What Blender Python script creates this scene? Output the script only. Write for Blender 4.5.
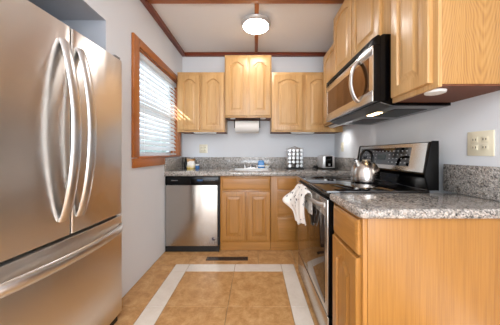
import bpy, bmesh, math, random
from mathutils import Vector, Matrix
random.seed(7)
R = math.radians
for o in list(bpy.data.objects):
    bpy.data.objects.remove(o, do_unlink=True)
SC = bpy.context.scene
COL = SC.collection

# ------------------------------------------------------------------ camera
cam_d = bpy.data.cameras.new('camera')
cam_d.sensor_width = 36.0
cam_d.lens = 36.0 * 210 / 500
cam_d.shift_x = -0.010
cam_d.shift_y = -0.018
cam_d.clip_start = 0.02
cam = bpy.data.objects.new('camera', cam_d)
cam.location = (0, 0, 1.13)
cam.rotation_euler = (R(90), 0, 0)
COL.objects.link(cam)
SC.camera = cam

# ------------------------------------------------------------------ world, sun, daylight, exposure
w = bpy.data.worlds.new('sky')
SC.world = w
w.use_nodes = True
bgn = w.node_tree.nodes['Background']
bgn.inputs['Color'].default_value = (0.80, 0.90, 1.0, 1)
bgn.inputs['Strength'].default_value = 1.6

sun_d = bpy.data.lights.new('sun', 'SUN')
sun_d.energy = 6.0
sun_d.angle = R(0.5)
sun_d.color = (1.0, 0.95, 0.86)
sun = bpy.data.objects.new('sun', sun_d)
sun.rotation_euler = Vector((0.55, 1.0, -0.46)).to_track_quat('-Z', 'Y').to_euler()
sun.location = (-4, 0, 5)
COL.objects.link(sun)

def area_light(name, loc, direction, sx, sy, power, color=(1, 1, 1)):
    d = bpy.data.lights.new(name, 'AREA')
    d.shape = 'RECTANGLE'; d.size = sx; d.size_y = sy; d.energy = power; d.color = color
    o = bpy.data.objects.new(name, d)
    o.location = loc
    o.rotation_euler = Vector(direction).to_track_quat('-Z', 'Z').to_euler()
    COL.objects.link(o)
    return o
# daylight entering by the big window at the rear of the room (behind the camera)
area_light('rear_daylight', (-0.05, -2.72, 1.30), (0, 1, 0.0), 1.8, 1.35, 36, (0.88, 0.94, 1.0))
# added soft fill light, high in the room behind the viewer
area_light('rear_fill_light', (0.0, -0.9, 2.5), (0, 0.25, -1), 1.6, 1.6, 32, (0.97, 0.98, 1.0))
# daylight entering by the kitchen window
area_light('kitchen_daylight', (-1.24, 2.33, 1.6), (1, 0, -0.1), 0.9, 0.9, 3.0, (0.85, 0.93, 1.0))

vs = SC.view_settings
vs.view_transform = 'Standard'
vs.look = 'None'
vs.exposure = 0.85
vs.gamma = 1.0
vs.use_curve_mapping = False

# ------------------------------------------------------------------ helpers
def lin(h):
    h = h.lstrip('#')
    r = []
    for i in (0, 2, 4):
        c = int(h[i:i+2], 16) / 255
        r.append(c / 12.92 if c <= 0.04045 else ((c + 0.055) / 1.055) ** 2.4)
    return (*r, 1)

class MB:
    """collects shapes in world coordinates, then becomes ONE mesh object"""
    def __init__(self):
        self.bm = bmesh.new()
    def _merge(self, b, mi=0):
        for f in b.faces: f.material_index = mi
        me = bpy.data.meshes.new('tmp'); b.to_mesh(me); b.free()
        self.bm.from_mesh(me); bpy.data.meshes.remove(me)
    def box(self, x0, x1, y0, y1, z0, z1, bev=0.0, seg=2, mi=0):
        b = bmesh.new()
        bmesh.ops.create_cube(b, size=1)
        for v in b.verts:
            v.co = Vector(((x0+x1)/2 + v.co.x*(x1-x0), (y0+y1)/2 + v.co.y*(y1-y0), (z0+z1)/2 + v.co.z*(z1-z0)))
        if bev > 0:
            bmesh.ops.bevel(b, geom=list(b.edges), offset=bev, segments=seg, profile=0.5, affect='EDGES')
        bmesh.ops.recalc_face_normals(b, faces=b.faces)
        self._merge(b, mi); return self
    def prism(self, pts, axis, a0, a1, bev=0.0, seg=2, mi=0):
        """pts: 2-D outline; axis 'X','Y','Z' is the extrusion axis"""
        def P(p, a):
            if axis == 'Z': return (p[0], p[1], a)
            if axis == 'Y': return (p[0], a, p[1])
            return (a, p[0], p[1])
        b = bmesh.new()
        A = [b.verts.new(P(p, a0)) for p in pts]
        B = [b.verts.new(P(p, a1)) for p in pts]
        n = len(pts)
        for i in range(n):
            b.faces.new((A[i], A[(i+1) % n], B[(i+1) % n], B[i]))
        fa = b.faces.new(A); fb = b.faces.new(list(reversed(B)))
        bmesh.ops.recalc_face_normals(b, faces=b.faces)
        if bev > 0:
            es = list(fa.edges) + list(fb.edges)
            bmesh.ops.bevel(b, geom=es, offset=bev, segments=seg, profile=0.5, affect='EDGES')
        bmesh.ops.recalc_face_normals(b, faces=b.faces)
        self._merge(b, mi); return self
    def lathe(self, prof, c, n=32, axis='Z', mi=0, cap=True):
        """prof: list of (radius, height) from bottom to top"""
        b = bmesh.new()
        rings = []
        for r, h in prof:
            ring = []
            if r < 1e-6:
                ring = [b.verts.new((0, 0, h))]
            else:
                for i in range(n):
                    a = 2*math.pi*i/n
                    ring.append(b.verts.new((r*math.cos(a), r*math.sin(a), h)))
            rings.append(ring)
        for A, B in zip(rings, rings[1:]):
            if len(A) == 1 and len(B) == 1: continue
            for i in range(n):
                j = (i+1) % n
                if len(A) == 1: b.faces.new((A[0], B[j], B[i]))
                elif len(B) == 1: b.faces.new((A[i], A[j], B[0]))
                else: b.faces.new((A[i], A[j], B[j], B[i]))
        if cap and len(rings[0]) > 1: b.faces.new(rings[0])
        if cap and len(rings[-1]) > 1: b.faces.new(rings[-1])
        M = Matrix.Identity(4)
        if axis == 'X': M = Matrix.Rotation(R(90), 4, 'Y')
        if axis == 'Y': M = Matrix.Rotation(R(-90), 4, 'X')
        bmesh.ops.transform(b, matrix=Matrix.Translation(c) @ M, verts=b.verts)
        bmesh.ops.recalc_face_normals(b, faces=b.faces)
        self._merge(b, mi); return self
    def tube(self, pts, r, n=10, rx=None, up=Vector((0, 0, 1)), closed=False, mi=0):
        """tube along pts; r number or list; rx: second radius for flat bars (along 'up')"""
        pts = [Vector(p) for p in pts]
        b = bmesh.new(); rings = []
        m = len(pts)
        for i, p in enumerate(pts):
            if closed: t = (pts[(i+1) % m] - pts[i-1]).normalized()
            else: t = (pts[min(i+1, m-1)] - pts[max(i-1, 0)]).normalized()
            u = Vector(up) - t*t.dot(Vector(up))
            if u.length < 1e-4: u = Vector((1, 0, 0)) - t*t.x
            u.normalize(); v = t.cross(u)
            ra = r[i] if isinstance(r, (list, tuple)) else r
            rb = rx if rx is not None else ra
            rings.append([b.verts.new(p + v*ra*math.cos(2*math.pi*k/n) + u*rb*math.sin(2*math.pi*k/n)) for k in range(n)])
        prs = list(zip(rings, rings[1:]))
        if closed: prs.append((rings[-1], rings[0]))
        for A, B in prs:
            for k in range(n):
                b.faces.new((A[k], A[(k+1) % n], B[(k+1) % n], B[k]))
        if not closed:
            b.faces.new(rings[0]); b.faces.new(list(reversed(rings[-1])))
        bmesh.ops.recalc_face_normals(b, faces=b.faces)
        self._merge(b, mi); return self
    def grid(self, rows, mi=0):
        b = bmesh.new()
        V = [[b.verts.new(p) for p in row] for row in rows]
        for i in range(len(V)-1):
            for j in range(len(V[0])-1):
                b.faces.new((V[i][j], V[i][j+1], V[i+1][j+1], V[i+1][j]))
        self._merge(b, mi); return self
    def rings(self, rs, frame, cap=True, mi=0, closed_back=True):
        """rs: list of rings of (u,v,w); frame maps them to the world"""
        b = bmesh.new()
        V = [[b.verts.new(frame(*p)) for p in ring] for ring in rs]
        n = len(V[0])
        for A, B in zip(V, V[1:]):
            for i in range(n):
                b.faces.new((A[i], A[(i+1) % n], B[(i+1) % n], B[i]))
        if closed_back: b.faces.new(V[0])
        if cap: b.faces.new(V[-1])
        bmesh.ops.recalc_face_normals(b, faces=b.faces)
        self._merge(b, mi); return self
    def rot(self, ang, axis, c):
        bmesh.ops.rotate(self.bm, verts=self.bm.verts, cent=c, matrix=Matrix.Rotation(ang, 3, axis)); return self
    def build(self, name, mat, parent=None, smooth=35, local=False, origin=None):
        me = bpy.data.meshes.new(name)
        o = bpy.data.objects.new(name, me)
        COL.objects.link(o)
        if parent is not None:
            o.parent = parent
            if not local:
                off = Vector((0, 0, 0)); p = parent
                while p is not None:
                    off += Vector(p.location); p = p.parent
                bmesh.ops.translate(self.bm, verts=self.bm.verts, vec=-off)
        elif origin is not None:
            bmesh.ops.translate(self.bm, verts=self.bm.verts, vec=-Vector(origin))
            o.location = origin
        self.bm.to_mesh(me); self.bm.free()
        mats = mat if isinstance(mat, (list, tuple)) else [mat]
        for m in mats: me.materials.append(m)
        if smooth:
            for p in me.polygons: p.use_smooth = True
            me.set_sharp_from_angle(angle=R(smooth))
        return o

def tag(o, label, cat, group=None):
    o['label'] = label; o['category'] = cat
    if group: o['group'] = group
    return o
def thing(name, label, cat, loc, rz=0.0, group=None):
    o = bpy.data.objects.new(name, None)
    o.empty_display_size = 0.05
    COL.objects.link(o)
    o.location = loc; o.rotation_euler = (0, 0, rz)
    return tag(o, label, cat, group)
def struct(o, label=None):
    o['kind'] = 'structure'
    if label: o['label'] = label
    return o

# ------------------------------------------------------------------ materials
def new_mat(name):
    m = bpy.data.materials.new(name); m.use_nodes = True
    nt = m.node_tree
    return m, nt, nt.nodes['Principled BSDF']
def N(nt, t, **kw):
    n = nt.nodes.new(t)
    for k, v in kw.items():
        if k in n.inputs: n.inputs[k].default_value = v
        else: setattr(n, k, v)
    return n
def ramp(nt, stops, interp='LINEAR'):
    n = nt.nodes.new('ShaderNodeValToRGB')
    cr = n.color_ramp; cr.interpolation = interp
    while len(cr.elements) < len(stops): cr.elements.new(0.5)
    for e, (p, c) in zip(cr.elements, stops):
        e.position = p; e.color = c
    return n
def mapping(nt, scale, src='Object'):
    tc = nt.nodes.new('ShaderNodeTexCoord')
    mp = nt.nodes.new('ShaderNodeMapping')
    mp.inputs['Scale'].default_value = scale
    nt.links.new(tc.outputs[src], mp.inputs['Vector'])
    return mp
def plain(name, hexc, rough=0.5, metal=0.0, coat=0.0, noise=0.0, spec=0.5):
    m, nt, b = new_mat(name)
    b.inputs['Base Color'].default_value = lin(hexc)
    b.inputs['Roughness'].default_value = rough
    b.inputs['Metallic'].default_value = metal
    b.inputs['Coat Weight'].default_value = coat
    b.inputs['Specular IOR Level'].default_value = spec
    if noise > 0:
        mp = mapping(nt, (1, 1, 1))
        nz = N(nt, 'ShaderNodeTexNoise', Scale=60.0, Detail=3.0)
        nt.links.new(mp.outputs[0], nz.inputs['Vector'])
        bp = N(nt, 'ShaderNodeBump', Strength=noise, Distance=0.002)
        nt.links.new(nz.outputs['Fac'], bp.inputs['Height'])
        nt.links.new(bp.outputs[0], b.inputs['Normal'])
    return m
def wood(name, light, mid, dark, grain='Z', rough=0.36, coat=0.18, rings=1.0, cathedral=False):
    m, nt, b = new_mat(name)
    L = nt.links.new
    ax = {'X': 0, 'Y': 1, 'Z': 2}[grain]
    s1 = [5.0, 5.0, 5.0]; s1[ax] = 0.4
    mp = mapping(nt, s1)
    # broad figure
    n1 = N(nt, 'ShaderNodeTexNoise', Scale=1.0, Detail=3.0, Roughness=0.5, Distortion=0.6)
    L(mp.outputs[0], n1.inputs['Vector'])
    mul = N(nt, 'ShaderNodeMath', operation='MULTIPLY'); mul.inputs[1].default_value = 11.0
    L(n1.outputs['Fac'], mul.inputs[0])
    sn = N(nt, 'ShaderNodeMath', operation='SINE'); L(mul.outputs[0], sn.inputs[0])
    mr = N(nt, 'ShaderNodeMapRange'); mr.inputs['From Min'].default_value = -1
    L(sn.outputs[0], mr.inputs['Value'])
    if cathedral:      # nested arches of flat-sawn oak, in columns 0.22 m wide
        tc_ = nt.nodes.new('ShaderNodeTexCoord'); sp_ = nt.nodes.new('ShaderNodeSeparateXYZ'); L(tc_.outputs['Object'], sp_.inputs[0])
        nzc = N(nt, 'ShaderNodeTexNoise', Scale=4.0, Detail=2.0); L(tc_.outputs['Object'], nzc.inputs['Vector'])
        def mth(op, a, b2=None, c2=None):
            q = N(nt, 'ShaderNodeMath', operation=op)
            for i_, vv in enumerate((a, b2, c2)):
                if vv is None: continue
                if isinstance(vv, (int, float)): q.inputs[i_].default_value = vv
                else: L(vv, q.inputs[i_])
            return q.outputs[0]
        ux = mth('MULTIPLY_ADD', sp_.outputs['X'], 4.6, 10.26)
        ux = mth('ADD', ux, mth('MULTIPLY', nzc.outputs['Fac'], 0.30))
        fr_ = mth('ABSOLUTE', mth('SUBTRACT', mth('FRACT', ux), 0.5))
        para = mth('MULTIPLY', mth('POWER', fr_, 1.6), -1.5)
        zz_ = mth('MULTIPLY_ADD', sp_.outputs['Z'], 1.0, para)
        zz_ = mth('ADD', zz_, mth('MULTIPLY', nzc.outputs['Fac'], 0.16))
        sn = N(nt, 'ShaderNodeMath', operation='SINE'); L(mth('MULTIPLY', zz_, 105.0), sn.inputs[0])
        mr = N(nt, 'ShaderNodeMapRange'); mr.inputs['From Min'].default_value = -1
        L(sn.outputs[0], mr.inputs['Value'])
    # fine pores
    s2 = [160.0, 160.0, 160.0]; s2[ax] = 4.0
    mp2 = mapping(nt, s2)
    n2 = N(nt, 'ShaderNodeTexNoise', Scale=1.0, Detail=2.0, Roughness=0.6)
    L(mp2.outputs[0], n2.inputs['Vector'])
    mix = N(nt, 'ShaderNodeMath', operation='MULTIPLY_ADD')
    mix.inputs[1].default_value = (0.30 if not cathedral else 0.24) * rings
    L(mr.outputs[0], mix.inputs[0])
    m2 = N(nt, 'ShaderNodeMath', operation='MULTIPLY'); m2.inputs[1].default_value = 0.75
    L(n2.outputs['Fac'], m2.inputs[0]); L(m2.outputs[0], mix.inputs[2])
    cr = ramp(nt, [(0.18, lin(dark)), (0.48, lin(mid)), (0.80, lin(light))])
    L(mix.outputs[0], cr.inputs['Fac'])
    L(cr.outputs['Color'], b.inputs['Base Color'])
    b.inputs['Roughness'].default_value = rough
    b.inputs['Coat Weight'].default_value = coat
    b.inputs['Coat Roughness'].default_value = 0.18
    bp = N(nt, 'ShaderNodeBump', Strength=0.12, Distance=0.001)
    L(n2.outputs['Fac'], bp.inputs['Height']); L(bp.outputs[0], b.inputs['Normal'])
    return m
def steel(name, hexc, rough=0.26, grain='Z', aniso=0.0, streak=0.03):
    m, nt, b = new_mat(name)
    L = nt.links.new
    b.inputs['Metallic'].default_value = 1.0
    s = [400.0, 400.0, 400.0]; s[{'X': 0, 'Y': 1, 'Z': 2}[grain]] = 2.0
    mp = mapping(nt, s)
    nz = N(nt, 'ShaderNodeTexNoise', Scale=1.0, Detail=2.0)
    L(mp.outputs[0], nz.inputs['Vector'])
    mr = N(nt, 'ShaderNodeMapRange')
    mr.inputs['To Min'].default_value = rough - streak; mr.inputs['To Max'].default_value = rough + streak
    L(nz.outputs['Fac'], mr.inputs['Value']); L(mr.outputs[0], b.inputs['Roughness'])
    b.inputs['Base Color'].default_value = lin(hexc)
    b.inputs['Anisotropic'].default_value = aniso
    if aniso > 0:
        tg = nt.nodes.new('ShaderNodeTangent'); tg.direction_type = 'RADIAL'; tg.axis = 'Z'
        mw_ = mapping(nt, (3.0, 7.0, 0.6))
        nw_ = N(nt, 'ShaderNodeTexNoise', Scale=1.0, Detail=1.0); L(mw_.outputs[0], nw_.inputs['Vector'])
        bw_ = N(nt, 'ShaderNodeBump', Strength=0.35, Distance=0.012); L(nw_.outputs['Fac'], bw_.inputs['Height'])
        L(bw_.outputs[0], b.inputs['Normal'])
        L(tg.outputs[0], b.inputs['Tangent']); b.inputs['Anisotropic Rotation'].default_value = 0.25
    return m
def granite(name):
    m, nt, b = new_mat(name)
    L = nt.links.new
    tc = nt.nodes.new('ShaderNodeTexCoord')
    v1 = N(nt, 'ShaderNodeTexVoronoi', Scale=175.0); L(tc.outputs['Object'], v1.inputs['Vector'])
    sx = nt.nodes.new('ShaderNodeSeparateColor'); L(v1.outputs['Color'], sx.inputs[0])
    c1 = ramp(nt, [(0.0, lin('#2a2827')), (0.16, lin('#58544f')), (0.34, lin('#87827c')), (0.54, lin('#aba298')), (0.74, lin('#c8c0b7')), (0.90, lin('#9d8a7a'))], 'CONSTANT')
    L(sx.outputs[0], c1.inputs['Fac'])
    n1 = N(nt, 'ShaderNodeTexNoise', Scale=42.0, Detail=4.0, Roughness=0.7); L(tc.outputs['Object'], n1.inputs['Vector'])
    c2 = ramp(nt, [(0.36, lin('#484442')), (0.46, lin('#9f9a95')), (0.60, lin('#c4c0ba'))])
    L(n1.outputs['Fac'], c2.inputs['Fac'])
    mx = N(nt, 'ShaderNodeMix', data_type='RGBA'); mx.inputs['Factor'].default_value = 0.42
    L(c1.outputs['Color'], mx.inputs['A']); L(c2.outputs['Color'], mx.inputs['B'])
    L(mx.outputs['Result'], b.inputs['Base Color'])
    b.inputs['Roughness'].default_value = 0.14
    b.inputs['Coat Weight'].default_value = 0.3
    b.inputs['Coat Roughness'].default_value = 0.05
    return m
def mottled(name, a, bcol, c, scale=6.0, rough=0.35, fine=0.5):
    m, nt, b = new_mat(name)
    L = nt.links.new
    mp = mapping(nt, (1, 1, 1))
    n1 = N(nt, 'ShaderNodeTexNoise', Scale=scale, Detail=10.0, Roughness=0.82, Distortion=0.3)
    L(mp.outputs[0], n1.inputs['Vector'])
    cr = ramp(nt, [(0.30, lin(a)), (0.50, lin(bcol)), (0.70, lin(c))])
    L(n1.outputs['Fac'], cr.inputs['Fac']); L(cr.outputs['Color'], b.inputs['Base Color'])
    b.inputs['Roughness'].default_value = rough
    bp = N(nt, 'ShaderNodeBump', Strength=0.15, Distance=0.002)
    L(n1.outputs['Fac'], bp.inputs['Height']); L(bp.outputs[0], b.inputs['Normal'])
    return m
def glass_mat(name):
    m, nt, b = new_mat(name)
    nt.nodes.remove(b)
    out = nt.nodes['Material Output']
    tr = N(nt, 'ShaderNodeBsdfTransparent'); tr.inputs[0].default_value = (0.95, 0.98, 1, 1)
    gl = N(nt, 'ShaderNodeBsdfGlossy'); gl.inputs['Roughness'].default_value = 0.02
    mx = nt.nodes.new('ShaderNodeMixShader')
    mx.inputs[0].default_value = 0.05
    nt.links.new(tr.outputs[0], mx.inputs[1]); nt.links.new(gl.outputs[0], mx.inputs[2])
    nt.links.new(mx.outputs[0], out.inputs['Surface'])
    return m
def emit(name, hexc, strength):
    m, nt, b = new_mat(name)
    b.inputs['Base Color'].default_value = (0.9, 0.9, 0.9, 1)
    b.inputs['Emission Color'].default_value = lin(hexc)
    b.inputs['Emission Strength'].default_value = strength
    return m

M = {}
M['wall'] = plain('wall_paint', '#e0e3e7', 0.85, noise=0.05)
M['ceil'] = plain('ceiling_paint', '#f3f3f4', 0.9, noise=0.08)
M['alcove'] = plain('alcove_shaded_paint', '#b4b8c0', 0.85)  # wall paint darkened for the shade inside the alcove
M['oak'] = wood('oak_upright', '#d8b07c', '#cda26a', '#b5874e', 'Z')
M['oak_x'] = wood('oak_across', '#d8b07c', '#cda26a', '#b5874e', 'X')
M['oak_y'] = wood('oak_along', '#d8b07c', '#cda26a', '#b5874e', 'Y')
M['oak_side'] = wood('oak_side', '#c0955a', '#b28346', '#926636', 'Z', cathedral=True)
M['honey'] = wood('honey_oak', '#bf8747', '#b07a3a', '#98682c', 'Z')
M['honey_x'] = wood('honey_oak_across', '#bf8747', '#b07a3a', '#98682c', 'X')
M['honey_y'] = wood('honey_oak_along', '#bf8747', '#b07a3a', '#98682c', 'Y')
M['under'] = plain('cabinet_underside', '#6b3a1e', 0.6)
M['trim_shaded_x'] = wood('trim_shaded_across', '#8f4526', '#7a3419', '#622611', 'X', rough=0.4)  # crown: same wood as the beams, shade mixed into its colour
M['trim_shaded_y'] = wood('trim_shaded_along', '#8f4526', '#7a3419', '#622611', 'Y', rough=0.4)
M['trim_lit_x'] = wood('trim_lit_across', '#c07a48', '#ad6738', '#8f4f26', 'X', rough=0.4)  # beams: same wood as the crown, lamp light mixed into its colour
M['trim_lit_y'] = wood('trim_lit_along', '#c07a48', '#ad6738', '#8f4f26', 'Y', rough=0.4)
M['casing_z'] = wood('casing_upright', '#c0763a', '#b0672e', '#93531f', 'Z')
M['casing_y'] = wood('casing_along', '#c0763a', '#b0672e', '#93531f', 'Y')
M['granite'] = granite('granite')
M['tile'] = mottled('terracotta_tile', '#9c6935', '#c1925c', '#d9b182', 11.0, 0.40)
M['marble'] = mottled('cream_tile', '#d5c8b8', '#e0d5c8', '#e8dfd4', 3.0, 0.25)
M['grout'] = plain('grout', '#a08360', 0.9)
M['steel'] = steel('brushed_steel', '#cbc6c0', 0.24, 'Y')
M['steel_z'] = steel('brushed_steel_upright', '#e6e2dd', 0.30, 'Y', aniso=0.75)
M['steel_x'] = steel('brushed_steel_across', '#d0cbc6', 0.28, 'X')
M['handle'] = steel('satin_handle', '#dcdcdc', 0.30, 'Z', streak=0.03)
M['chrome'] = plain('chrome', '#e2e2e2', 0.10, 1.0)
M['black'] = plain('black_gloss', '#040405', 0.18, spec=0.25)
M['black_m'] = plain('black_matt', '#141414', 0.5)
M['black_d'] = plain('black_dull', '#050505', 0.4, spec=0.2)
M['black_glass'] = plain('black_glass', '#08080a', 0.04, coat=0.6, spec=0.7)
M['brown_reflection_glass'] = plain('brown_reflection_glass', '#6a4a2c', 0.10, 0.75)  # microwave window: brown stands for oak reflected in dark glass
M['oven_glass'] = plain('oven_glass', '#2a1a10', 0.05, 0.3, coat=0.6)
M['white'] = plain('white_plastic', '#eeeeec', 0.4)
M['slat'] = plain('blind_slat', '#f4f4f2', 0.45)
nt = M['slat'].node_tree
b_ = nt.nodes['Principled BSDF']
tl = nt.nodes.new('ShaderNodeBsdfTranslucent'); tl.inputs[0].default_value = (0.85, 0.87, 0.9, 1)
ms = nt.nodes.new('ShaderNodeMixShader'); ms.inputs[0].default_value = 0.45
nt.links.new(b_.outputs[0], ms.inputs[1]); nt.links.new(tl.outputs[0], ms.inputs[2])
nt.links.new(ms.outputs[0], nt.nodes['Material Output'].inputs['Surface'])
M['cream'] = plain('cream_plastic', '#e6dfc6', 0.3, coat=0.3)
M['paper'] = plain('paper_towel', '#f2efea', 0.95, noise=0.4)
M['glass'] = glass_mat('window_glass')
M['vinyl'] = plain('window_vinyl', '#e4e6e8', 0.4)
M['lamp'] = emit('lamp_diffuser', '#fffaf6', 20.0)
M['nickel'] = plain('lamp_trim', '#c9c7c5', 0.35, 0.3)

# ------------------------------------------------------------------ floor
XL, XR, YB, ZC = -1.038, 1.135, 3.0, 2.56
YR = -2.8
fl = MB()
fl.box(-2.0, XR+0.1, YR-0.1, YB+0.1, -0.10, -0.004, mi=2)
def tile(x0, x1, y0, y1, mi, g=0.0022):
    fl.box(x0+g, x1-g, y0+g, y1-g, -0.03, 0.0, bev=0.0015, seg=1, mi=mi)
bx0, bx1, bx2, bx3 = -0.806, -0.666, 0.264, 0.394
by0, by1 = 2.015, 2.147
T = 0.466; xm = -0.201
ys = [by1+0.42]
y = by1
rows = []
yy = by0
while yy > YR:
    rows.append((max(yy-T, YR), yy)); yy -= T
for (a, b_) in rows:
    tile(bx1, xm, a, b_, 0); tile(xm, bx2, a, b_, 0)
    tile(bx0, bx1, a, b_, 1); tile(bx2, bx3, a, b_, 1)
    tile(XL, bx0, a, b_, 0)
    tile(XL-T, XL, a, b_, 0); tile(XL-2*T, XL-T, a, b_, 0)
    tile(bx3, bx3+T, a, b_, 0); tile(bx3+T, XR, a, b_, 0)
for (a, b_) in ((bx0, bx1), (bx1, xm), (xm, bx2), (bx2, bx3)):
    tile(a, b_, by0, by1, 1)
for (a, b_) in ((XL, bx0), (bx3, bx3+T), (bx3+T, XR)):
    tile(a, b_, by0, by1, 0)
for (a, b_) in ((XL, bx0+0.12), (bx0+0.12, -0.42), (-0.42, 0.035), (0.035, 0.42), (0.42, XR)):
    tile(a, b_, by1, by1+T, 0); tile(a, b_, by1+T, YB, 0)
struct(fl.build('floor', [M['tile'], M['marble'], M['grout']], smooth=0), 'terracotta tile floor with a cream tile border')

# ------------------------------------------------------------------ walls and ceiling
AY0, AY1, AZ, AX = 0.55, 1.461, 2.056, -1.85      # refrigerator alcove
WY0, WY1, WZ0, WZ1 = 1.853, 2.83, 1.10, 2.072     # window opening
wl = MB()
t = 0.14
wl.box(XL-t, XL, YR, AY0, 0, ZC)
wl.box(XL-t, XL, AY0, AY1, AZ, ZC)
wl.box(XL-t, XL, AY1, WY0, 0, ZC)
wl.box(XL-t, XL, WY0, WY1, 0, WZ0)
wl.box(XL-t, XL, WY0, WY1, WZ1, ZC)
wl.box(XL-t, XL, WY1, YB+0.1, 0, ZC)
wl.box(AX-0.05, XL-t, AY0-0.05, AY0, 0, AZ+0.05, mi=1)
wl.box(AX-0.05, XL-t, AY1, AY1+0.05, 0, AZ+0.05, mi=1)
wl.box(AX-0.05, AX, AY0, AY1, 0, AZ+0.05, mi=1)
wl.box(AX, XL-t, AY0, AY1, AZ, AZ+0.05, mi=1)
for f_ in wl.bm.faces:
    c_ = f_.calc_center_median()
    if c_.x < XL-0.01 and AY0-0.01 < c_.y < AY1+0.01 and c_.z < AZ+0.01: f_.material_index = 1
struct(wl.build('wall_left', [M['wall'], M['alcove']], smooth=0), 'pale grey wall with the window and refrigerator alcove')
struct(MB().box(XL, XR, YB, YB+0.12, 0, ZC).build('wall_back', M['wall'], smooth=0), 'pale grey wall behind the sink counter')
struct(MB().box(XR, XR+0.12, YR, YB+0.12, 0, ZC).build('wall_right', M['wall'], smooth=0), 'pale grey wall behind the range')
wr = MB()
wr.box(-2.0, -1.0, YR-0.12, YR, 0, ZC); wr.box(0.9, XR+0.12, YR-0.12, YR, 0, ZC)
wr.box(-1.0, 0.9, YR-0.12, YR, 0, 0.6); wr.box(-1.0, 0.9, YR-0.12, YR, 2.0, ZC)
struct(wr.build('wall_rear', M['wall'], smooth=0))
struct(MB().box(-2.0, XR+0.12, YR-0.12, YB+0.12, ZC, ZC+0.1).build('ceiling', M['ceil'], smooth=0), 'flat off-white ceiling')

def trim(n, m, *boxes):
    b = MB()
    for bx in boxes: b.box(*bx, bev=0.004)
    return struct(b.build('trim_%d' % n, m))
trim(1, M['trim_shaded_y'], (XL, XL+0.048, YR, YB, ZC-0.05, ZC))
trim(2, M['trim_shaded_x'], (XL+0.048, XR-0.0485, YB-0.04, YB, ZC-0.05, ZC))
trim(3, M['trim_shaded_y'], (XR-0.048, XR, YR, YB-0.05, ZC-0.05, ZC))
trim(4, M['trim_lit_x'], (XL+0.048, XR-0.048, 1.80, 1.98, ZC-0.02, ZC))
trim(5, M['trim_lit_y'], (-0.004, 0.038, 1.98, YB-0.04, ZC-0.016, ZC))
trim(6, M['trim_lit_x'], (XL+0.048, XR-0.048, -0.15, 0.03, ZC-0.02, ZC))

# ------------------------------------------------------------------ window
win = struct(thing('window_1', 'wood cased window in the left wall', 'window', (XL, (WY0+WY1)/2, WZ0)))
cs = MB()
cs.box(XL, XL+0.022, WY0-0.092, WY0, WZ0-0.005, WZ1+0.075, bev=0.004)
cs.build('side_casing', M['casing_z'], win)
MB().box(XL, XL+0.022, WY1, WY1+0.075, WZ0-0.005, WZ1+0.075, bev=0.004).build('side_casing', M['casing_z'], win)
MB().box(XL, XL+0.023, WY0, WY1, WZ1, WZ1+0.075, bev=0.004).build('head_casing', M['casing_y'], win)
MB().box(XL, XL+0.022, WY0-0.088, 2.38, 1.006, WZ0-0.012, bev=0.005).build('apron', M['casing_y'], win)
MB().box(XL-0.10, XL+0.03, WY0, WY1, WZ0-0.012, WZ0+0.006, bev=0.003).build('window_sill', M['casing_y'], win)
jb = MB()
jb.box(XL-t, XL-0.001, WY0, WY0+0.012, WZ0+0.006, WZ1)
jb.box(XL-t, XL-0.001, WY1-0.012, WY1, WZ0+0.006, WZ1)
jb.box(XL-t, XL-0.001, WY0+0.012, WY1-0.012, WZ1-0.012, WZ1)
jb.build('jamb', M['casing_z'], win)
sa = MB()
xs0, xs1 = XL-0.13, XL-0.095
zm = 1.60
for (z0, z1, dx) in ((WZ0+0.006, zm, 0.0), (zm, WZ1-0.012, -0.0)):
    sa.box(xs0, xs1, WY0+0.012, WY0+0.06, z0, z1); sa.box(xs0, xs1, WY1-0.06, WY1-0.012, z0, z1)
    sa.box(xs0, xs1, WY0+0.06, WY1-0.06, z0, z0+0.04); sa.box(xs0, xs1, WY0+0.06, WY1-0.06, z1-0.04, z1)
sa.build('sash', M['vinyl'], win, smooth=0)
MB().box(XL-0.115, XL-0.111, WY0+0.06, WY1-0.06, WZ0+0.046, zm-0.04).build('glass_pane', M['glass'], win)
MB().box(XL-0.115, XL-0.111, WY0+0.06, WY1-0.06, zm+0.04, WZ1-0.052).build('glass_pane', M['glass'], win)

win2 = struct(thing('window_2', 'big window in the rear wall behind the viewer', 'window', (-0.05, YR-0.06, 0.6)))
f2 = MB()
f2.box(-1.0, -0.94, YR-0.09, YR-0.03, 0.6, 2.0); f2.box(0.84, 0.9, YR-0.09, YR-0.03, 0.6, 2.0)
f2.box(-0.94, 0.84, YR-0.09, YR-0.03, 0.6, 0.66); f2.box(-0.94, 0.84, YR-0.09, YR-0.03, 1.94, 2.0)
f2.box(-0.08, -0.02, YR-0.09, YR-0.03, 0.66, 1.94)
f2.build('window_frame', M['vinyl'], win2, smooth=0)

struct(MB().box(-7, -2.2, -1.0, 9.0, -0.3, -0.02).build('ground', mottled('lawn', '#6d7a55', '#7f8a66', '#9a9f84', 8, 0.9), smooth=0), 'lawn outside the window')
hm = mottled('hedge_leaves', '#5d6c62', '#8b9a92', '#b9c3c0', 14, 0.8)
rows = []
for j in range(25):
    row = []
    for i in range(61):
        u, v = i/60, j/24
        a = math.pi*v
        bulge = 0.10*math.sin(u*31+v*9)+0.08*math.sin(u*57-v*17)+random.uniform(-0.05, 0.05)
        row.append((-3.9+(0.6+bulge)*math.cos(a)*(1 if v < 0.999 and v > 0.001 else 1), 1.0+7.0*u, -0.02+(1.75+0.5*bulge+0.22*math.sin(u*13))*math.sin(a)**0.45))
    rows.append(row)
tag(MB().grid(rows).build('hedge', hm, None, smooth=0, origin=(-3.9, 4.5, -0.02)), 'pale leafy hedge outdoors behind the lower half of the blind', 'hedge')

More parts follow.
